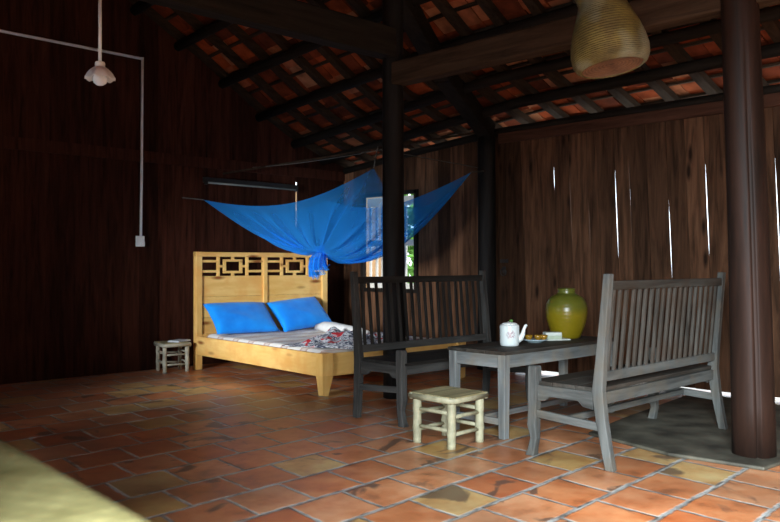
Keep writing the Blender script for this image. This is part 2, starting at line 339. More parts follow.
# ------------------------------------------------------------------ mesh helpers
class MB:
    def __init__(s): s.bm = bmesh.new(); s.uv = s.bm.loops.layers.uv.new('UVMap')
    def faces(s, vs, fs, uvs=None):
        bv = [s.bm.verts.new(v) for v in vs]
        for k, f in enumerate(fs):
            try: fc = s.bm.faces.new([bv[i] for i in f])
            except ValueError: continue
            if uvs:
                for lp, u in zip(fc.loops, uvs[k]): lp[s.uv].uv = u
        return s
    def box(s, c, d, mat=None):
        x, y, z = d[0] / 2, d[1] / 2, d[2] / 2
        vs = [V((a * x, b_ * y, g * z)) for a in (-1, 1) for b_ in (-1, 1) for g in (-1, 1)]
        if mat is not None: vs = [mat @ v for v in vs]
        vs = [v + V(c) for v in vs]
        return s.faces(vs, [(0, 1, 3, 2), (4, 6, 7, 5), (0, 4, 5, 1), (2, 3, 7, 6), (0, 2, 6, 4), (1, 5, 7, 3)])
    def prism(s, p, q, w_, h, up=(0, 0, 1), w2=None, h2=None):
        """a rectangular bar from p to q, w_ wide and h deep"""
        p, q = V(p), V(q); d = (q - p).normalized(); a = d.cross(V(up))
        if a.length < 1e-4: a = d.cross(V((0, 1, 0)))
        a.normalize(); b_ = a.cross(d).normalized()
        w2 = w_ if w2 is None else w2; h2 = h if h2 is None else h2
        vs = [p + a * i * w_ / 2 + b_ * j * h / 2 for i, j in ((-1, -1), (1, -1), (1, 1), (-1, 1))] + [q + a * i * w2 / 2 + b_ * j * h2 / 2 for i, j in ((-1, -1), (1, -1), (1, 1), (-1, 1))]
        return s.faces(vs, [(3, 2, 1, 0), (4, 5, 6, 7), (0, 1, 5, 4), (1, 2, 6, 5), (2, 3, 7, 6), (3, 0, 4, 7)])
    def tube(s, pts, rads, seg=12, cap=True, shape=None):
        pts = [V(p) for p in pts]
        if not isinstance(rads, (list, tuple)): rads = [rads] * len(pts)
        rings = []; ref = None
        for i, p in enumerate(pts):
            d = (pts[min(i + 1, len(pts) - 1)] - pts[max(i - 1, 0)]).normalized()
            if ref is None: ref = V((0, 1, 0)) if abs(d.z) > 0.9 else V((0, 0, 1))
            a = d.cross(ref).normalized(); b_ = d.cross(a).normalized(); ref = a.cross(d)
            ring = []
            for k in range(seg):
                t = 2 * math.pi * k / seg; r = rads[i] * (shape(t, i / (len(pts) - 1)) if shape else 1)
                ring.append(s.bm.verts.new(p + (a * math.cos(t) + b_ * math.sin(t)) * r))
            rings.append(ring)
        for i in range(len(rings) - 1):
            for k in range(seg):
                k2 = (k + 1) % seg
                f = s.bm.faces.new((rings[i][k], rings[i][k2], rings[i + 1][k2], rings[i + 1][k]))
                for lp, u in zip(f.loops, ((k / seg, i / len(rings)), ((k + 1) / seg, i / len(rings)), ((k + 1) / seg, (i + 1) / len(rings)), (k / seg, (i + 1) / len(rings)))): lp[s.uv].uv = u
        if cap:
            s.bm.faces.new(rings[0][::-1]); s.bm.faces.new(rings[-1])
        return s
    def lathe(s, prof, c=(0, 0, 0), seg=28, cap=(True, True)):
        rings = []
        for r, z in prof: rings.append([s.bm.verts.new(V(c) + V((r * math.cos(2 * math.pi * k / seg), r * math.sin(2 * math.pi * k / seg), z))) for k in range(seg)])
        for i in range(len(rings) - 1):
            for k in range(seg):
                k2 = (k + 1) % seg
                f = s.bm.faces.new((rings[i][k], rings[i][k2], rings[i + 1][k2], rings[i + 1][k]))
                a, b_ = i / (len(rings) - 1), (i + 1) / (len(rings) - 1)
                for lp, u in zip(f.loops, ((k / seg, a), ((k + 1) / seg, a), ((k + 1) / seg, b_), (k / seg, b_))): lp[s.uv].uv = u
        if cap[0]: s.bm.faces.new(rings[0][::-1])
        if cap[1]: s.bm.faces.new(rings[-1])
        return s
    def extrude_poly(s, poly, d):
        """planar polygon (3D points) pushed by the vector d"""
        n_ = len(poly); vs = [V(p) for p in poly] + [V(p) + V(d) for p in poly]
        return s.faces(vs, [tuple(range(n_))[::-1], tuple(range(n_, 2 * n_))] + [(i, (i + 1) % n_, (i + 1) % n_ + n_, i + n_) for i in range(n_)])
    def grid(s, f, nu, nv):
        vs = [[s.bm.verts.new(f(i / nu, j / nv)) for j in range(nv + 1)] for i in range(nu + 1)]
        for i in range(nu):
            for j in range(nv):
                fc = s.bm.faces.new((vs[i][j], vs[i + 1][j], vs[i + 1][j + 1], vs[i][j + 1]))
                for lp, u in zip(fc.loops, ((i / nu, j / nv), ((i + 1) / nu, j / nv), ((i + 1) / nu, (j + 1) / nv), (i / nu, (j + 1) / nv))): lp[s.uv].uv = u
        return s
    def build(s, name, mat, parent=None, smooth=False, bevel=0, loc=None, rz=0, solid=0, sub=0):
        bmesh.ops.recalc_face_normals(s.bm, faces=s.bm.faces)
        me = bpy.data.meshes.new(name); s.bm.to_mesh(me); s.bm.free()
        o = bpy.data.objects.new(name, me); C.objects.link(o)
        me.materials.append(M[mat] if isinstance(mat, str) else mat)
        if smooth:
            for p in me.polygons: p.use_smooth = True
        if parent: o.parent = parent
        if loc is not None: o.location = loc
        if rz: o.rotation_euler = (0, 0, rz)
        if solid:
            md = o.modifiers.new('solid', 'SOLIDIFY'); md.thickness = solid
        if sub:
            md = o.modifiers.new('sub', 'SUBSURF'); md.levels = sub; md.render_levels = sub
        if bevel:
            md = o.modifiers.new('bevel', 'BEVEL'); md.width = bevel; md.segments = 2; md.limit_method = 'ANGLE'
        return o

def tag(o, label, cat, group=None):
    o['label'] = label; o['category'] = cat
    if group: o['group'] = group
    return o
def thing(name, label, cat, loc=(0, 0, 0), rz=0, group=None):
    o = bpy.data.objects.new(name, None); C.objects.link(o)
    o.location = loc; o.rotation_euler = (0, 0, rz); o.empty_display_size = 0.1
    return tag(o, label, cat, group)
def struct(o): o['kind'] = 'structure'; return o

def interp(tab, x):
    if x <= tab[0][0]: return tab[0][1] + (x - tab[0][0]) * (tab[1][1] - tab[0][1]) / (tab[1][0] - tab[0][0])
    for (a, b_), (c, d) in zip(tab, tab[1:]):
        if x <= c: return b_ + (d - b_) * (x - a) / (c - a)
    return tab[-1][1] + (x - tab[-1][0]) * (tab[-1][1] - tab[-2][1]) / (tab[-1][0] - tab[-2][0])

# ------------------------------------------------------------------ the house: sagging old roof, gable wall, eave wall
XW, YW = 6.45, 7.40          # inner faces of the eave wall and of the gable wall
XF, YB = -0.25, -3.2         # front wall and far gable behind the camera
XR = 1.9                     # ridge
P74 = [(2.0, 4.50), (3.0, 3.98), (3.7, 3.615), (4.43, 3.217), (5.186, 2.746), (5.6, 2.53), (6.04, 2.36), (6.45, 2.25), (7.25, 2.02)]
P45 = [(2.0, 4.72), (3.0, 4.21), (3.7, 3.84), (4.43, 3.43), (5.186, 2.99), (5.6, 2.80), (6.04, 2.65), (6.45, 2.52), (7.25, 2.28)]
def zr(x, y):
    """underside of the rafters"""
    a, b_ = interp(P74, x), interp(P45, x)
    t = (7.4 - y) / 2.9
    if t > 1: return b_ + (t - 1) * 0.06
    return a + (b_ - a) * max(0, t)

# floor
fl = MB().box((2.6, 2.1, -0.05), (7.9, 10.8, 0.1)).build('floor', 'floor'); struct(fl)
pad = MB().extrude_poly([(4.31, 2.66, 0.002), (4.15, 2.06, 0.002), (4.20, 1.57, 0.002), (4.95, 1.50, 0.002), (6.0, 1.45, 0.002), (6.3, 2.9, 0.002), (4.9, 2.75, 0.002)], (0, 0, 0.02))
struct(pad.build('floor_cement', 'cement', bevel=0.008))

# eave wall (right): upright planks that lean a little, with worn gaps between some of them
bounds = [-3.2, -2.9, -2.6, -2.35, -2.1, -1.85, -1.6, -1.38, -1.15, -0.9, -0.68, -0.45, -0.22, 0.0, 0.22, 0.45, 0.66, 0.88, 1.10, 1.32, 1.54, 1.74, 1.95, 2.135, 2.315, 2.51, 2.69, 2.865, 3.03, 3.195, 3.38, 3.55, 3.69, 3.868, 3.97, 4.162, 4.335, 4.52, 4.71, 4.90]
gaps = {4.335: (1.74, 1.99, .010), 4.162: (1.18, 1.90, .008), 3.97: (1.16, 1.66, .006), 3.868: (1.90, 2.0, .006), 3.69: (1.12, 1.90, .013), 3.55: (1.28, 2.02, .006), 3.195: (0.94, 1.60, .010), 2.865: (1.1, 1.88, .012), 2.69: (1.05, 1.54, .007), 2.315: (0.66, 1.88, .013), 1.95: (0.9, 1.6, .008), 1.32: (0.8, 1.9, .01)}
def gapw(b_, z):
    if b_ not in gaps: return 0.004
    z0, z1, w_ = gaps[b_]
    t = (z - z0) / (z1 - z0)
    return 0.001 + (0.28 * w_ + 0.0042) * math.sin(math.pi * t) ** 0.5 if 0 <= t <= 1 else 0.004
wr = MB()
NZ = 26; ZT = 2.37
for i in range(len(bounds) - 1):
    a, b_ = bounds[i], bounds[i + 1]
    dx = random.uniform(-0.003, 0.003)
    zb = 0.028 + random.uniform(-0.005, 0.005) if 1.5 < a < 4.9 else 0.0
    vs = []; fs = []
    for k in range(NZ + 1):
        z = zb + (ZT - zb) * k / NZ
        la_ = a + 0.045 * (z - 1.5) + gapw(a, z) / 2; lb = b_ + 0.045 * (z - 1.5) - gapw(b_, z) / 2
        vs += [(XW + dx, la_, z), (XW + dx, lb, z), (XW + dx + 0.010, lb, z), (XW + dx + 0.010, la_, z)]
    for k in range(NZ):
        o = 4 * k
        for j in range(4): fs.append((o + j, o + (j + 1) % 4, o + 4 + (j + 1) % 4, o + 4 + j))
    fs += [(0, 1, 2, 3), (4 * NZ, 4 * NZ + 3, 4 * NZ + 2, 4 * NZ + 1)]
    wr.faces(vs, fs)
for b_ in bounds:
    for z0, z1 in ([(0.05, gaps[b_][0]), (gaps[b_][1], ZT)] if b_ in gaps else [(0.05, ZT)]):
        wr.prism((XW + 0.022, b_ + 0.045 * (z0 - 1.5), z0), (XW + 0.022, b_ + 0.045 * (z1 - 1.5), z1), 0.012, 0.05, up=(0, 1, 0))
# the bay with the window, beyond the post in the wall
WY0, WY1, WZ0, WZ1 = 6.18, 7.02, 0.78, 1.85
bb = [4.82, 5.1, 5.3, 5.48, 5.66, 5.85, 6.02, WY0, 6.45, 6.75, WY1, 7.22, YW + 0.1]
for i in range(len(bb) - 1):
    a, b_ = bb[i], bb[i + 1]; dx = random.uniform(0, 0.010); y = (a + b_) / 2
    top = 2.355 - 0.075 * max(0, y - 5.1)
    segs = [(0, WZ0), (WZ1, top)] if WY0 <= y <= WY1 else [(0, top)]
    for z0, z1 in segs: wr.box((XW + dx + 0.011, y, (z0 + z1) / 2), (0.022, b_ - a + 0.004, z1 - z0))
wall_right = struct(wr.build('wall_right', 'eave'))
o = MB().prism((XW - 0.012, -3.2, 2.325), (XW - 0.012, 5.0, 2.325), 0.03, 0.10).build('top_rail', 'eave_rail', wall_right, bevel=0.004)
# window: white painted timber grille set in the opening
win = MB()
xg = XW + 0.06
for z0, z1 in ((1.74, 1.84), (1.27, 1.34), (0.78, 0.84)): win.box((xg, (WY0 + WY1) / 2, (z0 + z1) / 2), (0.03, WY1 - WY0, z1 - z0))
for y in (6.22, 6.40, 6.58, 6.78, 6.88, 6.99): win.box((xg + 0.012, y, 1.31), (0.022, 0.028 if y != 6.78 else 0.04, 1.06))
win = struct(win.build('window_1', 'white_paint', bevel=0.003))
wf = MB()
wf.box((XW - 0.005, WY0 - 0.02, 1.315), (0.05, 0.045, 1.15)).box((XW - 0.005, WY1 + 0.02, 1.315), (0.05, 0.045, 1.15)).box((XW - 0.005, (WY0 + WY1) / 2, 1.872), (0.05, 0.93, 0.045)).box((XW - 0.005, (WY0 + WY1) / 2, 0.758), (0.06, 0.95, 0.045))
struct(wf.build('window_frame', 'beam_Z', win, bevel=0.004))

# gable wall (left): dark planks up to the rafters; one gap lets daylight through
wl = MB()
gx = [-1.3]; 
while gx[-1] < 6.5: gx.append(gx[-1] + random.uniform(0.17, 0.24))
gx = [g for g in gx if abs(g - 5.735) > 0.09 and g < 6.55] + [5.735, 6.56]; gx.sort()
for a, b_ in zip(gx, gx[1:]):
    dy = random.uniform(0, 0.014)
    tops = []
    for x in (a, b_):
        tops.append(zr(x, YW) + 0.12 if x > XR else zr(2 * XR - x, YW) + 0.12)
    # split at the roof break so every plank is a clean quad
    if abs(b_ - 5.735) < 1e-6 or abs(a - 5.735) < 1e-6:
        right = abs(b_ - 5.735) < 1e-6
        zs = [0.0, 1.49, 1.495, 2.012, 2.016, None]
        vs = []
        for z in zs:
            g_ = 0.011 if z in (1.495, 2.012) else -0.002
            aa, bb_ = (a - 0.003, b_ - g_) if right else (a + g_, b_ + 0.003)
            za = tops[0] if z is None else z; zb_ = tops[1] if z is None else z
            vs += [(aa, YW + dy, za), (bb_, YW + dy, zb_), (bb_, YW + dy + .022, zb_), (aa, YW + dy + .022, za)]
        fs = [(4 * k + j, 4 * k + (j + 1) % 4, 4 * k + 4 + (j + 1) % 4, 4 * k + 4 + j) for k in range(5) for j in range(4)] + [(0, 1, 2, 3), (20, 21, 22, 23)]
        wl.faces(vs, fs)
    else:
        wl.extrude_poly([(a - 0.003, YW + dy, 0), (b_ + 0.003, YW + dy, 0), (b_ + 0.003, YW + dy, tops[1]), (a - 0.003, YW + dy, tops[0])], (0, 0.022, 0))
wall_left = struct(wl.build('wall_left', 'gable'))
struct(MB().box((2.5, YW - 0.012, 2.13), (7.9, 0.022, 0.11)).build('cross_rail', 'gable', wall_left))

# front wall with the wide open doorway the daylight comes through, and the far gable, both behind the camera
wfm = MB()
wfm.box((XF - 0.03, -2.5, 1.85), (0.06, 1.4, 3.7)).box((XF - 0.03, 2.05, 1.85), (0.06, 3.2, 3.7)).box((XF - 0.03, 6.2, 1.85), (0.06, 2.5, 3.7)).box((XF - 0.03, 4.3, 2.6), (0.06, 1.3, 2.2)).box((XF - 0.03, 4.3, 0.4), (0.06, 1.3, 0.8)).box((XF - 0.03, -0.675, 2.9), (0.06, 2.25, 1.6))
struct(wfm.build('wall_front', 'plaster'))
struct(MB().box((2.6, YB - 0.03, 2.4), (7.8, 0.06, 4.8)).build('wall_back', 'plaster'))

# roof: tiles over battens, rafters, purlins
tl = MB()
def roof_pt(x, y, dz=0.0):
    return V((x, y, (zr(x, y) if x >= XR else zr(2 * XR - x, y)) + dz))
ny = 0
y = YB
while y < YW + 0.45:
    x = XR + 0.02
    while x < 7.2:
        x2 = x + 0.25
        a, b_, c, d = roof_pt(x, y, 0.095), roof_pt(x2 + 0.03, y, 0.092), roof_pt(x2 + 0.03, y + 0.205, 0.092), roof_pt(x, y + 0.205, 0.095)
        j = random.uniform(-0.006, 0.006); j2 = random.uniform(-0.006, 0.006); lift = V((0, 0, 0.016))
        vs = [a + V((0, 0, j)), b_ + V((0, 0, j2 - 0.012)), c + V((0, 0, j2 - 0.008)), d + V((0, 0, j))]
        vs += [p + V((0, 0, 0.014)) for p in vs]
        tl.faces(vs, [(3, 2, 1, 0), (4, 5, 6, 7), (0, 1, 5, 4), (1, 2, 6, 5), (2, 3, 7, 6), (3, 0, 4, 7)])
        x = x2
    y += 0.212
# front slope as plain boarding and tile (behind and above the camera)
for k in range(12):
    x = XR - 0.28 * k; x2 = x - 0.30
    vs = [roof_pt(x, YB, .1), roof_pt(x2, YB, .1), roof_pt(x2, YW + .4, .1), roof_pt(x, YW + .4, .1)]
    vs += [p + V((0, 0, 0.014)) for p in vs]
    tl.faces(vs, [(3, 2, 1, 0), (4, 5, 6, 7), (0, 1, 5, 4), (1, 2, 6, 5), (2, 3, 7, 6), (3, 0, 4, 7)])
# an outer skin so no sky shows between the tiles
for xa, xb in ((XR, 4.5), (4.5, 7.22)):
    n_ = 8
    for k in range(n_):
        for q in range(12):
            x0, x1 = xa + (xb - xa) * k / n_, xa + (xb - xa) * (k + 1) / n_; y0, y1 = YB + 11 * q / 12, YB + 11 * (q + 1) / 12
            vs = [roof_pt(x0, y0, .13), roof_pt(x1, y0, .13), roof_pt(x1, y1, .13), roof_pt(x0, y1, .13)]
            vs += [p + V((0, 0, 0.01)) for p in vs]
            tl.faces(vs, [(3, 2, 1, 0), (4, 5, 6, 7), (0, 1, 5, 4), (1, 2, 6, 5), (2, 3, 7, 6), (3, 0, 4, 7)])
ceiling = struct(tl.build('ceiling', 'tile'))
XS = [XR + 0.05, 3.0, 3.7, 4.43, 5.186, 5.6, 6.04, 6.45, 7.15]
def strip(mb, y, w_, z0, z1):
    """a bar that follows the slope of the roof"""
    vs = []
    for x in XS:
        for yy, dz in ((y - w_ / 2, z0), (y + w_ / 2, z0), (y + w_ / 2, z1), (y - w_ / 2, z1)): vs.append(roof_pt(x, yy, dz))
    n_ = len(XS)
    mb.faces(vs, [(4 * k + j, 4 * k + (j + 1) % 4, 4 * k + 4 + (j + 1) % 4, 4 * k + 4 + j) for k in range(n_ - 1) for j in range(4)] + [(0, 1, 2, 3), (4 * n_ - 4, 4 * n_ - 1, 4 * n_ - 2, 4 * n_ - 3)])
y = YW - 0.05
while y > -1.5:
    mb = MB(); strip(mb, y, 0.085, 0.0, 0.062); struct(mb.build('rafter', 'rafter_X', ceiling)); y -= 0.37
mb = MB()
for k in range(21):
    x = XR + 0.12 + 0.25 * k
    for q in range(6):
        y0 = YB + 1.5 + q * 1.52; mb.prism(roof_pt(x, y0, 0.074), roof_pt(x, y0 + 1.52, 0.074), 0.035, 0.022)
struct(mb.build('batten', 'rafter_Y', ceiling))
for x in (2.3, 2.75, 3.22, 3.72, 4.2, 4.72, 5.2, 5.7, 6.12):
    mb = MB()
    pts = [roof_pt(x, YB + 0.1, -0.045), roof_pt(x, 4.5, -0.045), roof_pt(x, YW + 0.05, -0.045)]
    mb.tube([pts[0].lerp(pts[1], t / 6) for t in range(6)] + [pts[1].lerp(pts[2], t / 4) for t in range(5)], 0.05, 8)
    struct(mb.build('purlin', 'beam_Y', ceiling, smooth=True))
# wall plate over the eave wall
mb = MB(); mb.tube([(XW + 0.01, -3.1, 2.41), (XW + 0.01, 1, 2.41), (XW + 0.01, 5.0, 2.40), (XW + 0.01, 6.3, 2.30), (XW + 0.01, 7.38, 2.20)], 0.040, 10)
struct(mb.build('wall_plate', 'beam_Y', ceiling, smooth=True))

# yard outside
struct(MB().box((30, 5, -0.13), (50, 70, 0.1)).build('ground', 'outside_ground'))
struct(MB().box((9.8, 12.1, 1.2), (0.25, 4.8, 2.8)).build('wall_outside', 'cream_wall'))
def bush(loc, s, n_, label):
    mb = MB()
    for k in range(n_):
        v = V((random.gauss(0, 1), random.gauss(0, 1), random.gauss(0, 1))).normalized() * random.uniform(0.5, 1.0)
        p = V((v.x * s[0], v.y * s[1], (v.z + 1) * s[2] / 2 + 0.15))
        rot = Matrix.Rotation(random.uniform(0, 6.28), 3, V((random.random() - .5, random.random() - .5, random.random() + .2)).normalized())
        L = random.uniform(0.09, 0.17)
        mb.faces([p + rot @ V(q) for q in ((0, -L, 0), (L * .35, 0, L * .12), (0, L, 0), (-L * .35, 0, L * .12))], [(0, 1, 2, 3)])
    mb.tube([(0, 0, 0), (0.03, 0.02, s[2] * .4), (0, 0, s[2] * .7)], [0.05, 0.04, 0.02], 6)
    o = mb.build('bush', 'leaf'); o.location = loc
    return tag(o, label, 'bush')
bush((9.5, 8.55, -0.08), (0.85, 0.85, 3.2), 1900, 'tall sunlit green bush seen through the right side of the window')

# ------------------------------------------------------------------ posts and beams
def post(name, pts, rads, mat, label, crack=False):
    base = V(pts[0]); mb = MB()
    n_ = 14; P = []; Rr = []
    for k in range(n_ + 1):
        t = k / n_ * (len(pts) - 1); i = min(int(t), len(pts) - 2); f = t - i
        P.append(V(pts[i]).lerp(V(pts[i + 1]), f) - base); Rr.append(rads[i] + (rads[i + 1] - rads[i]) * f)
    CRK = 0.56
    mb.tube(P, Rr, 72, True, lambda t, u: 1 + 0.02 * math.sin(3 * t + 4 * u) + 0.012 * math.sin(5 * t - 7 * u) - (0.30 * min(1, max(0, (0.55 - u) * 6)) * math.exp(-((t - CRK - 0.05 * math.sin(5 * u)) / 0.06) ** 2) if crack else 0))
    o = mb.build(name, mat, smooth=True); o.location = base
    return tag(o, label, 'post')
post('wooden_post', [(4.46, 1.72, 0.022), (4.43, 1.745, 1.3), (4.39, 1.78, 2.7), (4.37, 1.80, 3.40)], [0.112, 0.103, 0.094, 0.09], 'post', 'stout cracked brown post standing on the cement beside the right-hand bench', True)
post('wooden_post', [(4.46, 4.50, 0), (4.44, 4.50, 1.6), (4.44, 4.5, 3.28)], [0.092, 0.085, 0.082], 'post_dark', 'dark round post between the bed and the left-hand bench')
post('wooden_post', [(6.34, 5.08, 0), (6.34, 5.08, 2.35)], [0.095, 0.088], 'post_dark', 'dark post against the plank wall, right of the window and behind the left-hand bench')

mb = MB(); mb.prism((0.2, 4.5, 2.77), (4.44, 4.5, 2.79), 0.15, 0.23); tag(mb.build('tie_beam', 'beam_X', bevel=0.015), 'heavy dark beam crossing overhead from the dark post, the white lamp hanging from it', 'beam')
mb = MB(); mb.prism((4.44, -1.2, 2.53), (4.44, 4.5, 2.55), 0.13, 0.18); tag(mb.build('long_beam', 'rafter_Y', bevel=0.015), 'long brown beam joining the dark post to the stout post behind the hanging basket', 'beam')
mb = MB()
mb.prism(roof_pt(4.40, 4.52, -0.10), roof_pt(5.4, 4.82, -0.09), 0.15, 0.17); mb.prism(roof_pt(5.4, 4.82, -0.09), roof_pt(6.36, 5.08, -0.10), 0.15, 0.17)
tag(mb.build('sloping_beam', 'beam_X', bevel=0.01), 'dark sloping beam under the tiles, running down to the post in the plank wall', 'beam')

# ------------------------------------------------------------------ bed
BX, BY, BL, BW = 4.075, 4.93, 2.17, 1.63
bed = thing('wooden_bed', 'pale knotty pine double bed with a lattice headboard in the far corner', 'bed', (BX, BY, 0), R(-3.5))
def bx(name, c, d, mat, parent=bed, bevel=0.006): return MB().box(c, d).build(name, mat, parent, bevel=bevel)
hb = MB()  # head posts
for x in (0.035, BW - 0.035):
    bx('head_post', (x, BL, 0.592), (0.07, 0.06, 1.184), 'pine_Z')
bx('top_rail', (BW / 2, BL, 1.158), (BW, 0.07, 0.048), 'pine_X')
bx('middle_stile', (BW / 2, BL, 0.68), (0.05, 0.052, 0.92), 'pine_Z')
bx('lower_rail', (BW / 2, BL, 0.255), (BW - 0.14, 0.05, 0.2), 'pine_X')
half = (BW - 0.14 - 0.05) / 2
for x0 in (0.07, BW / 2 + 0.025):
    for z, h in ((0.825, 0.21), (0.635, 0.168), (0.45, 0.20)):
        pass
    pb = MB()
    for z, h in ((0.832, 0.212), (0.622, 0.207), (0.42, 0.195)): pb.box((x0 + half / 2, BL + 0.006, z), (half - 0.001, 0.022, h - 0.001))
    pb.build('panel', 'pine_X', bed, bevel=0.003)
    lb = MB(); z0, z1, t = 0.938, 1.136, 0.024
    H_ = z1 - z0; D = 0.03
    def bar(xa, xb, za, zb): lb.box((x0 + (xa + xb) / 2, BL, (za + zb) / 2), (xb - xa, D, zb - za))
    c1, c2 = half * 0.265, half * 0.735
    for c in (c1, c2): bar(c - t / 2, c + t / 2, z0, z1)
    for a, b_ in ((0, c1 - t / 2), (c2 + t / 2, half)):
        for f in (0.24, 0.76): bar(a, b_, z0 + H_ * f - t / 2, z0 + H_ * f + t / 2)
    ia, ib, ja, jb = c1 + half * .085, c2 - half * .085, z0 + H_ * .20, z0 + H_ * .80
    bar(ia, ib, ja - t / 2, ja + t / 2); bar(ia, ib, jb - t / 2, jb + t / 2); bar(ia, ia + t, ja, jb); bar(ib - t, ib, ja, jb)
    mid = (ia + ib) / 2
    bar(mid - t / 2, mid + t / 2, z0, ja - t / 2); bar(mid - t / 2, mid + t / 2, jb + t / 2, z1)
    zm = (z0 + z1) / 2
    bar(c1 + t / 2, ia, zm - t / 2, zm + t / 2); bar(ib, c2 - t / 2, zm - t / 2, zm + t / 2)
    lb.build('lattice', 'pine_X', bed)
for x in (0.0165, BW - 0.0165): bx('side_rail', (x, BL / 2, 0.245), (0.033, BL - 0.06, 0.185), 'pine_Y')
bx('foot_rail', (BW / 2, 0.024, 0.245), (BW - 0.1, 0.03, 0.185), 'pine_X')
for s in (0, 1):
    fl_ = MB(); x = 0.045 if s == 0 else BW - 0.045; d = -1 if s == 0 else 1
    fl_.prism((x, 0.035, 0.342), (x, 0.035, 0.16), 0.11, 0.09, up=(0, 1, 0)); fl_.prism((x, 0.035, 0.16), (x + d * 0.02, 0.022, 0), 0.11, 0.09, up=(0, 1, 0), w2=0.06, h2=0.055)
    fl_.build('foot_leg', 'pine_Z', bed, bevel=0.004)
bx('slat_base', (BW / 2, BL / 2, 0.226), (BW - 0.07, BL - 0.09, 0.03), 'pine_Y')

Rb = Matrix.Rotation(R(-3.5), 3, 'Z')
def onbed(x, y, z): return V((BX, BY, 0)) + Rb @ V((x, y, z))
def matt(u, v):
    return V(((u - .5) * 1.54, (v - .5) * 2.02, 0.105 + 0.012 * noise.noise(V((u * 6, v * 7, 1))) - 0.05 * (max(0, abs(u - .5) - .46) / .04) ** 2 - 0.05 * (max(0, abs(v - .5) - .47) / .03) ** 2))
mb = MB().grid(matt, 40, 40); mb.box((0, 0, 0.03), (1.53, 2.01, 0.06))
o = mb.build('mattress', 'sheet', smooth=True); o.location = onbed(BW / 2, BL / 2 - 0.005, 0.252); o.rotation_euler = (0, 0, R(-3.5)); tag(o, 'thin mattress in a pale striped sheet lying inside the pine bed', 'mattress')

def pillow(loc, w_, h, tilt, roll, yaw, label):
    mb = MB()
    def f(sg):
        def g(u, v):
            x, y = 2 * u - 1, 2 * v - 1
            pinch = 1 - 0.07 * (1 - abs(x) ** 2) * abs(y) ** 4
            px = x * (1 - 0.06 * (1 - y * y) * abs(x) ** 4); py = y * (1 - 0.07 * (1 - x * x) * abs(y) ** 4)
            t = (max(0, 1 - abs(x) ** 2.6) * max(0, 1 - abs(y) ** 2.6)) ** 0.55
            wr_ = 0.010 * noise.noise(V((x * 2.2 + w_ * 9, y * 2.6, sg))) * t
            return V((px * w_ / 2, py * h / 2, sg * (0.075 * t + 0.004) + wr_))
        return g
    mb.grid(f(1), 26, 20); mb.grid(f(-1), 26, 20)
    bmesh.ops.remove_doubles(mb.bm, verts=mb.bm.verts, dist=0.009)
    o = mb.build('pillow', 'blue_cotton', smooth=True)
    o.rotation_mode = 'QUATERNION'
    o.rotation_quaternion = (Matrix.Rotation(yaw, 4, 'Z') @ Matrix.Rotation(tilt, 4, 'X') @ Matrix.Rotation(roll, 4, 'Z')).to_quaternion()
    o.location = loc
    return tag(o, label, 'pillow', 'blue pillows on the bed')
pillow((4.60, 6.845, 0.518), 0.72, 0.43, R(42), R(-1), R(-3), 'bright blue pillow against the left half of the headboard, nearer the small stool')
pillow((5.34, 6.835, 0.528), 0.68, 0.43, R(44), R(6), R(-4), 'bright blue pillow against the right half of the headboard, below the net knot')

# crumpled patterned blanket and a white folded sheet at the foot of the bed
def crumple(cx, cy, lx, ly, hmax, seed, nfreq=5.0):
    def g(u, v):
        x, y = 2 * u - 1, 2 * v - 1
        e = max(0, 1 - (abs(x) ** 2.4 + abs(y) ** 2.4))
        h = hmax * e ** 0.6 * (0.62 + 0.55 * noise.noise(V((x * nfreq * .6, y * nfreq * .6, seed))) + 0.3 * abs(noise.noise(V((x * nfreq * 1.6, y * nfreq * 1.6, seed + 5)))))
        r_ = 1 + 0.10 * noise.noise(V((math.atan2(y, x) * 1.5, seed, 0)))
        return V((x * lx / 2 * r_, y * ly / 2 * r_, max(0.004, h)))
    return g
bl0 = crumple(0, 0, 1.0, 0.80, 0.105, 3.3)
def bl1(u, v):
    p = bl0(u, v); q = ((p.x - 0.17) / 0.085) ** 2 + ((p.y - 0.28) / 0.08) ** 2
    p.z += 0.075 * math.exp(-q)
    return p
mb = MB().grid(bl1, 64, 54)
o = mb.build('patterned_blanket', 'blanket', smooth=True, solid=0.006); o.location = onbed(0.62, 0.40, 0.364); o.rotation_euler = (0, 0, R(20)); tag(o, 'crumpled grey, white and red patterned blanket heaped at the foot of the bed', 'blanket')
mb = MB()
pts = [V((5.27, 6.46, 0.435)), V((5.21, 6.26, 0.452)), V((5.14, 6.06, 0.456)), V((5.08, 5.86, 0.452)), V((5.02, 5.66, 0.448)), V((4.97, 5.48, 0.445)), V((4.93, 5.33, 0.44))]
o0 = pts[0].copy()
mb.tube([p - V((o0.x, o0.y, 0.38)) for p in pts], [0.032, 0.055, 0.062, 0.060, 0.058, 0.055, 0.04], 14, True, lambda t, u: 1 + 0.10 * math.sin(2 * t + 5 * u) + 0.05 * math.sin(5 * t + 9 * u))
o = mb.build('folded_sheet', 'cotton', smooth=True); o.location = (o0.x, o0.y, 0.352); tag(o, 'rolled white sheet lying behind the patterned blanket on the bed', 'sheet')

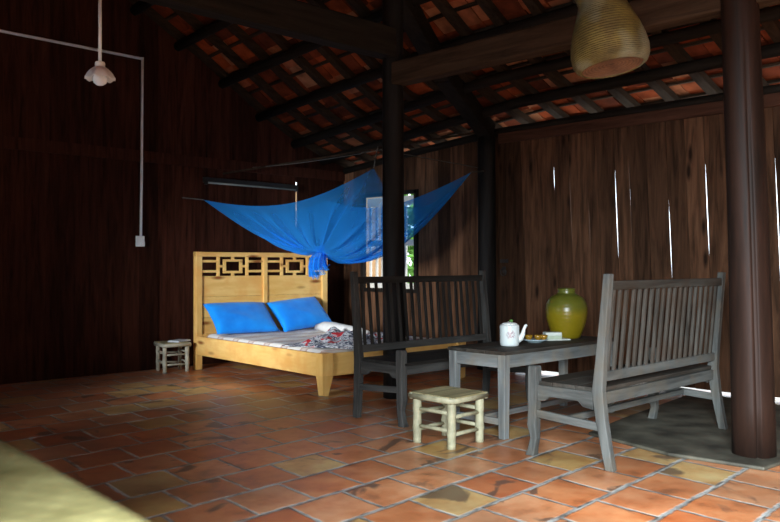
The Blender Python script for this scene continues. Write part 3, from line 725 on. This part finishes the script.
# ------------------------------------------------------------------ benches
def bench(name, loc, rz, depth, length, wmat, bmat_, lab, legbend):
    """local: length along +X, front along +Y (facing +Y), rear posts at y = 0"""
    t = thing(name, lab, 'bench', loc, rz)
    G = lambda ax: wmat + ax
    GB = lambda ax: bmat_ + ax
    top = 1.005
    def rear_y(z): return (-0.055 * (z - 0.40) / 0.6 if z > 0.40 else -legbend * ((0.40 - z) / 0.40) ** 1.3)
    for x in (0.028, length - 0.028):
        mb = MB(); zs = [0, 0.12, 0.25, 0.40, 0.55, 0.75, top]
        wd = [0.046, 0.050, 0.056, 0.062, 0.050, 0.044, 0.038]
        for k in range(len(zs) - 1):
            pass
        vs = []
        for z, d in zip(zs, wd):
            yy = rear_y(z)
            vs += [(x - 0.022, yy - d / 2, z), (x + 0.022, yy - d / 2, z), (x + 0.022, yy + d / 2, z), (x - 0.022, yy + d / 2, z)]
        n_ = len(zs); fs = [(4 * k + j, 4 * k + (j + 1) % 4, 4 * k + 4 + (j + 1) % 4, 4 * k + 4 + j) for k in range(n_ - 1) for j in range(4)] + [(0, 1, 2, 3), (4 * n_ - 4, 4 * n_ - 3, 4 * n_ - 2, 4 * n_ - 1)]
        mb.faces(vs, fs); mb.build('rear_leg', G('Z'), t, bevel=0.005)
        mb = MB(); zs = [0, 0.03, 0.10, 0.17, 0.24, 0.33, 0.48, 0.497]
        wd = [0.055, 0.046, 0.042, 0.056, 0.052, 0.056, 0.056, 0.05]; oy = [0.02, 0.012, -0.004, 0.006, 0.003, 0, 0, 0]
        vs = []
        for z, d, q in zip(zs, wd, oy):
            yy = depth + q
            vs += [(x - d / 2, yy - d / 2, z), (x + d / 2, yy - d / 2, z), (x + d / 2, yy + d / 2, z), (x - d / 2, yy + d / 2, z)]
        n_ = len(zs); fs = [(4 * k + j, 4 * k + (j + 1) % 4, 4 * k + 4 + (j + 1) % 4, 4 * k + 4 + j) for k in range(n_ - 1) for j in range(4)] + [(0, 1, 2, 3), (4 * n_ - 4, 4 * n_ - 3, 4 * n_ - 2, 4 * n_ - 1)]
        mb.faces(vs, fs); mb.build('front_leg', G('Z'), t, bevel=0.006)
        # scalloped side apron and low side stretcher
        y0, y1 = 0.03, depth - 0.026
        ap = [(x - 0.012, y0, 0.392), (x - 0.012, y1, 0.392), (x - 0.012, y1, 0.305), (x - 0.012, y1 - 0.05, 0.312), (x - 0.012, y1 - 0.075, 0.335), (x - 0.012, y0 + 0.09, 0.335), (x - 0.012, y0 + 0.06, 0.308), (x - 0.012, y0, 0.30)]
        MB().extrude_poly(ap, (0.024, 0, 0)).build('side_apron', G('Y'), t, bevel=0.003)
        MB().prism((x, rear_y(0.215) + 0.02, 0.215), (x, depth - 0.02, 0.235), 0.026, 0.042).build('side_stretcher', G('Y'), t, bevel=0.004)
    if wmat == 'grey_': MB().prism((0.04, depth * 0.5, 0.226), (length - 0.04, depth * 0.5, 0.226), 0.03, 0.034).build('long_stretcher', G('X'), t, bevel=0.004)
    st = MB(); nb = 3; bwid = (depth + 0.03) / nb
    for k in range(nb): st.box((length / 2, 0.0 + bwid * (k + 0.5), 0.402), (length - 0.062, bwid - 0.004, 0.022))
    st.build('seat', GB('X'), t, bevel=0.003)
    MB().box((length / 2, depth + 0.0, 0.36), (length - 0.1, 0.024, 0.058)).build('front_apron', G('X'), t, bevel=0.003)
    MB().box((length / 2, 0.0, 0.358), (length - 0.1, 0.026, 0.062)).build('rear_apron', G('X'), t, bevel=0.003)
    MB().box((length / 2, rear_y(0.47), 0.472), (length - 0.1, 0.028, 0.05)).build('lower_back_rail', G('X'), t, bevel=0.003)
    MB().box((length / 2, rear_y(0.945), 0.945), (length - 0.1, 0.034, 0.046)).build('upper_back_rail', GB('X'), t, bevel=0.004)
    ns = 19
    for k in range(ns):
        x = 0.055 + (length - 0.11) * (k + 0.55) / (ns + 0.1) + random.uniform(-0.004, 0.004)
        MB().prism((x, rear_y(0.49), 0.49), (x + random.uniform(-.004, .004), rear_y(0.93), 0.93), 0.021, 0.016, up=(0, 1, 0)).build('back_spindle', GB('Z'), t, bevel=0.002)
    return t
bench('slatted_bench', (3.625, 2.19, 0), 0, 0.40, 1.42, 'grey_', 'bench_', 'weathered grey slatted bench with its back towards the cracked stout post', 0.07)
bench('slatted_bench', (5.12, 4.07, 0), R(180), 0.41, 1.46, 'dusk_', 'black_', 'blackened slatted bench standing in front of the bed and dark post', 0.02)

# ------------------------------------------------------------------ table
tb = thing('low_table', 'low weathered grey wooden table between the two slatted benches', 'table', (3.83, 2.93, 0))
TL, TW, TH = 1.30, 0.46, 0.53
tp = MB()
for k in range(3): tp.box((TL / 2, TW * (k + .5) / 3, TH - 0.011), (TL, TW / 3 - 0.003, 0.022))
tp.build('tabletop', 'bench_X', tb, bevel=0.004)
for x in (0.035, TL - 0.035):
    for y in (0.035, TW - 0.035):
        MB().prism((x, y, TH - 0.022), (x, y, 0), 0.056, 0.056, up=(0, 1, 0), w2=0.046, h2=0.046).build('leg', 'table_Z', tb, bevel=0.004)
    MB().box((x, TW / 2, 0.467), (0.024, TW - 0.12, 0.082)).build('end_apron', 'table_Y', tb, bevel=0.003)
    MB().box((x, TW / 2, 0.10), (0.024, TW - 0.11, 0.04)).build('end_stretcher', 'table_Y', tb, bevel=0.003)
for y in (0.035, TW - 0.035): MB().box((TL / 2, y, 0.467), (TL - 0.12, 0.024, 0.082)).build('side_apron', 'table_X', tb, bevel=0.003)
MB().box((TL / 2, TW / 2, 0.10), (TL - 0.08, 0.03, 0.034)).build('long_stretcher', 'table_X', tb, bevel=0.003)

# ------------------------------------------------------------------ bamboo stools
def stool(loc, rz, s, h, bm_, top_, label, r=0.025):
    t = thing('bamboo_stool', label, 'stool', loc, rz)
    d = s / 2
    for sx in (-1, 1):
        for sy in (-1, 1):
            zs, rs = [], []
            for k in range(13):
                z = (h - 0.03) * k / 12; zs.append((sx * d, sy * d, z)); rs.append(r * (1 + (0.12 if k in (4, 9) else 0) - 0.03 * math.sin(k)))
            MB().tube(zs, rs, 14).build('leg', bm_, t, smooth=True)
    for k, z in enumerate((0.10, 0.20)):
        z = z * h / 0.30
        for sx in (-1, 1):
            MB().tube([(sx * d, -d, z), (sx * d, 0, z + .002), (sx * d, d, z)], r * 0.48, 8).build('rung', bm_, t, smooth=True)
            MB().tube([(-d, sx * d, z - 0.022), (0, sx * d, z - .02), (d, sx * d, z - 0.022)], r * 0.48, 8).build('rung', bm_, t, smooth=True)
    fr = MB(); e = d + r + 0.012
    for sx in (-1, 1):
        fr.tube([(sx * (e - .016), -e, h - 0.022), (sx * (e - .016), e, h - 0.022)], 0.020, 10)
        fr.tube([(-e, sx * (e - .016), h - 0.022), (e, sx * (e - .016), h - 0.022)], 0.020, 10)
    seat = fr.build('seat_frame', bm_, t, smooth=True)
    sl = MB(); n_ = 13
    for k in range(n_): sl.box((0, -e + 2 * e * (k + .5) / n_, h - 0.006), (2 * e - 0.012, 2 * e / n_ - 0.002, 0.010))
    sl.build('seat', top_, t, bevel=0.002)
    return t
stool((3.565, 3.145, 0), R(2), 0.262, 0.30, 'bamboo', 'bamboo_top', 'pale bamboo stool in front of the low grey table')
stool((4.0, 7.165, 0), R(-12), 0.222, 0.29, 'bamboo_grey', 'bamboo_top', 'small bamboo stool beside the bed against the dark wall', 0.02)
o = MB().box((0, 0, 0.004), (0.20, 0.13, 0.008)).box((0.006, 0.004, 0.0105), (0.19, 0.125, 0.005)).build('paper', 'paper'); o.location = (4.06, 7.14, 0.291); o.rotation_euler = (0, 0, R(25)); tag(o, 'folded white papers on the small stool beside the bed', 'paper')

# ------------------------------------------------------------------ things on the table
tp_ = thing('teapot', 'white porcelain teapot with a curved spout on the grey table', 'teapot', (4.153, 3.14, TH), 0)
MB().lathe([(0.052, 0), (0.060, 0.004), (0.062, 0.02), (0.0625, 0.075), (0.0625, 0.125), (0.060, 0.134), (0.055, 0.137), (0.045, 0.138)], seg=36).build('body', 'teapot', tp_, smooth=True)
tlid = MB().lathe([(0.050, 0.138), (0.049, 0.143), (0.036, 0.149), (0.014, 0.152), (0.010, 0.153)], seg=30).build('lid', 'porcelain', tp_, smooth=True)
MB().lathe([(0.007, 0.152), (0.012, 0.158), (0.012, 0.164), (0.006, 0.169)], c=(0.012, -0.004, 0), seg=14).build('lid_knob', 'leafgreen', tlid, smooth=True)
d = V((0.7145, -0.6997, 0))
MB().tube([d * 0.050 + V((0, 0, 0.035)), d * 0.072 + V((0, 0, 0.05)), d * 0.086 + V((0, 0, 0.075)), d * 0.092 + V((0, 0, 0.105)), d * 0.102 + V((0, 0, 0.128)), d * 0.112 + V((0, 0, 0.134))], [0.022, 0.020, 0.015, 0.0105, 0.009, 0.0085], 12).build('spout', 'porcelain', tp_, smooth=True)
for s in (-1, 1):
    MB().tube([V((s * 0.052 * .7, s * 0.052 * .72, 0.133)), V((s * 0.056 * .7, s * .056 * .72, 0.146)), V((s * 0.050 * .7, s * 0.050 * .72, 0.150))], 0.004, 8).build('handle_lug', 'porcelain', tp_, smooth=True)
dish = (4.46, 3.16)
o = MB().lathe([(0.045, 0), (0.05, 0.006), (0.082, 0.016), (0.088, 0.022), (0.084, 0.023), (0.048, 0.012), (0.01, 0.011)], seg=30).build('dish', 'blue_white', smooth=True); o.location = (*dish, TH); tag(o, 'blue and white dish holding the amber tea cups', 'dish')
cup_prof = [(0.012, 0), (0.014, 0.004), (0.024, 0.018), (0.028, 0.036), (0.026, 0.037), (0.022, 0.020), (0.008, 0.008)]
for (ax, ay), lab in (((-0.032, 0.028), 'amber tea cup on the dish, the one nearest the teapot spout'), ((0.006, -0.020), 'amber tea cup at the middle of the dish, between two like it'), ((0.040, -0.008 - 0.034), 'amber tea cup on the dish, the one nearest the stacked boxes')):
    o = MB().lathe(cup_prof, seg=20).build('tea_cup', 'amber', smooth=True); o.location = (dish[0] + ax, dish[1] + ay, TH + 0.0125); tag(o, lab, 'cup', 'amber cups on the dish')
o = MB().box((0, 0, 0.0045), (0.19, 0.11, 0.009)).build('tray', 'pale_card', bevel=0.003); o.location = (4.70, 3.165, TH); o.rotation_euler = (0, 0, R(-30)); tag(o, 'flat pale tray lying on the table beneath the two small boxes', 'tray')
o = MB().box((0, 0, 0.0125), (0.12, 0.075, 0.025)).build('small_box', 'pale_green', bevel=0.002); o.location = (4.665, 3.165, TH + 0.009); o.rotation_euler = (0, 0, R(-33)); tag(o, 'pale green small box, the lower of two stacked beside the jar', 'box')
o = MB().box((0, 0, 0.011), (0.115, 0.07, 0.022)).build('small_box', 'pale_card', bevel=0.002); o.location = (4.668, 3.163, TH + 0.034); o.rotation_euler = (0, 0, R(-38)); tag(o, 'whitish small box, the upper of two stacked beside the jar', 'box')
jar = thing('ceramic_jar', 'olive yellow glazed round jar at the far end of the table', 'jar', (4.90, 3.20, TH))
MB().lathe([(0.090, 0), (0.097, 0.006), (0.108, 0.035), (0.127, 0.085), (0.141, 0.135), (0.147, 0.18), (0.147, 0.21), (0.141, 0.245), (0.123, 0.279), (0.095, 0.302), (0.072, 0.312), (0.062, 0.320)], seg=44, cap=(True, False)).build('body', 'jar', jar, smooth=True)
MB().lathe([(0.063, 0.316), (0.060, 0.335), (0.062, 0.344), (0.063, 0.350), (0.058, 0.354), (0.050, 0.352), (0.050, 0.325)], seg=36, cap=(False, True)).build('neck', 'jar', jar, smooth=True)

# ------------------------------------------------------------------ hanging basket
bk = thing('hanging_basket', 'bulging woven bamboo basket hanging under the roof near the stout post', 'basket', (3.595, 2.08, 2.04))
bk['label'] = 'bulging woven bamboo basket hanging under the roof near the stout post'
BT = Matrix.Rotation(R(-8), 4, V((0.6997, 0.7145, 0))) @ Matrix.Rotation(R(-5), 4, V((0.7145, -0.6997, 0)))
prof = [(0.150, 0.0), (0.170, 0.012), (0.184, 0.04), (0.187, 0.08), (0.180, 0.13), (0.163, 0.19), (0.140, 0.25), (0.120, 0.30), (0.110, 0.335), (0.114, 0.37), (0.128, 0.405), (0.138, 0.43)]
fine = []
for k in range(len(prof) - 1):
    for q in range(4):
        f = q / 4; fine.append((prof[k][0] + (prof[k + 1][0] - prof[k][0]) * f, prof[k][1] + (prof[k + 1][1] - prof[k][1]) * f))
fine.append(prof[-1])
parts = [MB().lathe(fine, seg=44, cap=(False, False)).build('basket_body', 'basket', bk, smooth=True, solid=0.006),
         MB().lathe([(0.150, 0.001), (0.110, 0.008), (0.06, 0.014), (0.012, 0.016)], seg=44, cap=(False, True)).build('basket_base', 'basket_base', bk, smooth=True),
         MB().tube([(0.139 * math.cos(k * math.pi / 16), 0.139 * math.sin(k * math.pi / 16), 0.43) for k in range(33)], 0.009, 8, False).build('rim', 'basket', bk, smooth=True)]
for p in parts: p.matrix_local = BT
e1 = BT @ V((0.13, 0, 0.43)); e2 = BT @ V((-0.13, 0, 0.43)); tp0 = BT @ V((0, 0, 0.62)); hook = V((tp0.x, tp0.y, roof_pt(3.585 + tp0.x, 2.095 + tp0.y).z - 2.04 - 0.01))
MB().tube([e1, tp0, e2], 0.005, 6).build('sling', 'rope', bk)
MB().tube([tp0, hook], 0.005, 6).build('cord', 'rope', bk)

# ------------------------------------------------------------------ pendant lamp, conduit, socket
lp = thing('pendant_lamp', 'small white pendant lamp with a fluted shade hanging on a thin rod', 'lamp', (2.046, 4.5, 2.66))
MB().tube([(0, 0, 0.0), (0, 0, -0.43)], 0.010, 10).build('rod', 'white_plastic', lp, smooth=True)
MB().lathe([(0.012, -0.425), (0.026, -0.43), (0.029, -0.44), (0.029, -0.462), (0.033, -0.468)], seg=22).build('lamp_holder', 'shade', lp, smooth=True)
mb = MB(); seg = 48; rings = []
for r_, z in ((0.030, -0.463), (0.045, -0.474), (0.060, -0.49), (0.073, -0.508), (0.080, -0.524), (0.084, -0.530)):
    rings.append([mb.bm.verts.new((r_ * (1 + 0.035 * (r_ / .084) ** 2 * math.cos(8 * 2 * math.pi * k / seg)) * math.cos(2 * math.pi * k / seg), r_ * (1 + 0.035 * (r_ / .084) ** 2 * math.cos(8 * 2 * math.pi * k / seg)) * math.sin(2 * math.pi * k / seg), z + 0.006 * (r_ / .084) ** 2 * math.cos(8 * 2 * math.pi * k / seg))) for k in range(seg)])
for a, b_ in zip(rings, rings[1:]):
    for k in range(seg): mb.bm.faces.new((a[k], a[(k + 1) % seg], b_[(k + 1) % seg], b_[k]))
mb.build('lamp_shade', 'shade', lp, smooth=True, solid=0.003)
MB().lathe([(0.014, -0.465), (0.018, -0.485), (0.036, -0.508), (0.042, -0.53), (0.036, -0.552), (0.018, -0.565), (0.004, -0.568)], seg=24).build('bulb', 'bulb', lp, smooth=True)

cy = YW - 0.038
o = MB().tube([(1.0, cy, 3.098), (3.78, cy, 3.09)], 0.0135, 8).tube([(3.782, cy, 3.103), (3.765, cy, 1.33)], 0.0135, 8).build('conduit', 'white_plastic', smooth=True); tag(o, 'thin white conduit running along the dark gable wall and down to the socket', 'pipe')
sk = thing('wall_socket', 'small white socket box on the dark wall at the foot of the conduit', 'socket', (3.765, YW - 0.002, 1.285))
sbx = MB().box((0, -0.018, 0), (0.085, 0.03, 0.105)).build('socket_box', 'white_plastic', sk, bevel=0.005)
MB().box((0.018, -0.042, -0.028), (0.035, 0.022, 0.04)).build('plug', 'white_plastic', sbx, bevel=0.004)

tf = thing('tube_light', 'dark unlit tube light fixture fixed along the gable wall above the headboard', 'light', (5.08, YW - 0.012, 1.945))
MB().box((0, -0.03, 0.0), (1.22, 0.05, 0.055)).build('housing', 'black_fixture', tf, bevel=0.004)
MB().tube([(-0.58, -0.055, -0.03), (0.58, -0.055, -0.03)], 0.010, 10).build('tube', 'tube_glass', tf, smooth=True)
for s in (-1, 1): MB().box((s * 0.595, -0.05, -0.02), (0.025, 0.04, 0.06)).build('tube_holder', 'black_fixture', tf, bevel=0.003)

def cordline(name, a, b_, r, sag, label, cat, mat='rope'):
    a, b_ = V(a), V(b_); pts = []
    for k in range(17):
        t = k / 16; p = a.lerp(b_, t) - a; p.z -= sag * 4 * t * (1 - t); pts.append(p)
    o = MB().tube(pts, r, 6).build(name, mat, smooth=True); o.location = a
    return tag(o, label, cat)
cordline('bamboo_pole', (4.72, YW - 0.02, 2.03), (6.33, 5.17, 2.40), 0.011, 0.0, 'slender pole slung under the roof from the gable wall towards the wall post', 'pole', 'rafter_X')

# ------------------------------------------------------------------ mosquito net tied by its corners, gathered into a knot
K = V((4.905, 5.985, 1.175))
CN = [V((4.31, 7.10, 1.71)), V((4.84, 5.15, 1.905)), V((5.92, 4.93, 1.94)), V((5.92, 7.10, 1.80))]
net = thing('mosquito_net', 'translucent blue mosquito net tied at its corners and knotted above the bed', 'mosquito net', K)
edge_sag = [0.17, 0.34, 0.20, 0.15]
rad_sag = [0.085, 0.03, 0.33, 0.12]
edge_rad = [0.02, 0.16, 0.2, 0.15]
def boundary(s):
    e = int(s) % 4; f = s - int(s)
    p = CN[e].lerp(CN[(e + 1) % 4], f)
    p = p - V((0, 0, edge_sag[e] * (4 * f * (1 - f)) ** 1.0))
    cen = (CN[0] + CN[1] + CN[2] + CN[3]) / 4
    inw = V((cen.x - p.x, cen.y - p.y, 0)); p = p + inw * 0.10 * 4 * f * (1 - f)
    return p
def rsag(s):
    e = int(s) % 4; f = s - int(s)
    a, b_ = rad_sag[e], rad_sag[(e + 1) % 4]
    g = 4 * f * (1 - f)
    return (a + (b_ - a) * f) * (1 - 0.3 * g) + edge_rad[e] * g * 0.5
NS, NT = 224, 26
def netf(u, v):
    s = (u * 4) % 4.0
    if u >= 1: s = 0.0
    B = boundary(s); ang = 2 * math.pi * u
    dirv = V((B.x - K.x, B.y - K.y, 0)).normalized()
    q = K + dirv * 0.03
    t = v
    p = B.lerp(q, t)
    hang = rsag(s)
    p.z -= hang * 4 * t * (1 - t) * (0.75 + 0.5 * t)
    side = V((-dirv.y, dirv.x, 0))
    amp = 0.048 * math.sin(math.pi * min(1, t * 1.15)) * (0.35 + t)
    ph = noise.noise(V((u * 9, 0.3, 2))) * 3
    p += side * amp * math.sin(26 * ang + ph + 2.0 * t) * 0.5 + V((0, 0, 1)) * amp * 0.7 * math.sin(17 * ang + ph * 2)
    return p - K
MB().grid(netf, NS, NT).build('net_canopy', 'net', net, smooth=True)
mb = MB(); tz = [0.05, 0.015, -0.02, -0.05, -0.09, -0.135, -0.17, -0.19]; tr_ = [0.05, 0.036, 0.045, 0.062, 0.070, 0.074, 0.082, 0.090]
mb.tube([(0.02 * math.sin(k), 0, z) for k, z in enumerate(tz)], tr_, 56, False, lambda t, u: 1 + 0.22 * math.sin(9 * t + 3 * u) * (0.3 + u) + 0.12 * math.sin(14 * t - 5 * u))
mb.tube([(0.01, 0.0, z) for z in (-0.02, -0.06, -0.12, -0.175)], [0.02, 0.045, 0.055, 0.065], 40, False, lambda t, u: 1 + 0.3 * math.sin(7 * t + 2 * u))
mb.build('net_knot', 'net', net, smooth=True)
ends = [V((4.24, YW - 0.01, 1.745)), V((4.865, 5.12, 2.10)), V((6.27, 5.06, 1.99)), V((6.44, YW - 0.3, 1.95))]
for c, e in zip(CN, ends): MB().tube([c - K, e - K], 0.006, 6).build('net_cord', 'rope', net)
# cord that the near corner is tied to
cordline('line_cord', (4.40, 4.59, 1.965), (6.27, 5.13, 2.03), 0.004, 0.0, 'thin line strung between the two dark posts behind the blue net', 'cord')
cordline('line_cord', (4.36, 4.545, 1.96), (5.1, YW - .02, 2.13), 0.004, 0.02, 'thin line from the dark post to the gable wall, carrying the near net corner', 'cord')

# iron ring latch on the plank wall
lt = thing('ring_latch', 'dark iron ring latch on the plank wall behind the table', 'latch', (XW - 0.02, 4.93, 1.0))
MB().box((0.0, 0, 0.09), (0.012, 0.10, 0.035)).box((0.0, 0, 0.0), (0.012, 0.035, 0.07)).build('back_plate', 'iron', lt, bevel=0.003)
MB().tube([(-0.012, 0.035 * math.sin(k * math.pi / 10), -0.02 + 0.035 * math.cos(k * math.pi / 10)) for k in range(21)], 0.006, 8, False).build('ring', 'iron', lt, smooth=True)

# ------------------------------------------------------------------ woven bamboo table close to the camera, solid sides added to block light
wt = thing('woven_table', 'pale woven bamboo chest with added light-blocking sides at the near left corner, out of focus', 'surface', (0.222, 1.25, 0), R(-3))
WX, WYh, WH = 0.64, 1.60, 0.725
def wtop(u, v):
    x, y = (u - .5) * WX, (v - .5) * WYh
    ex = max(0, abs(x) - (WX / 2 - 0.05)) / 0.05; ey = max(0, abs(y) - (WYh / 2 - 0.05)) / 0.05
    return V((x, y, WH - 0.035 * (min(1, ex) ** 2) - 0.035 * (min(1, ey) ** 2)))
mb = MB().grid(wtop, 44, 60); mb.build('lid', 'mat_weave', wt, smooth=True, solid=0.012)
mb = MB()
for (xa, ya, xb, yb) in ((-1, -1, 1, -1), (1, -1, 1, 1), (1, 1, -1, 1), (-1, 1, -1, -1)):
    p, q = V((xa * (WX / 2 - 0.012), ya * (WYh / 2 - 0.012), 0.02)), V((xb * (WX / 2 - 0.012), yb * (WYh / 2 - 0.012), 0.02))
    mb.grid(lambda u, v, p=p, q=q: p.lerp(q, u) + V((0, 0, v * (WH - 0.07))), 20, 12)
mb.build('light_block_sides', 'mat_weave', wt, solid=0.01)  # unseen solid sides, added to keep doorway light off the left floor
for sx in (-1, 1):
    for sy in (-1, 1): MB().tube([(sx * (WX / 2 - 0.014), sy * (WYh / 2 - 0.014), 0), (sx * (WX / 2 - 0.014), sy * (WYh / 2 - 0.014), WH - 0.05)], 0.022, 12).build('corner_post', 'bamboo', wt, smooth=True)
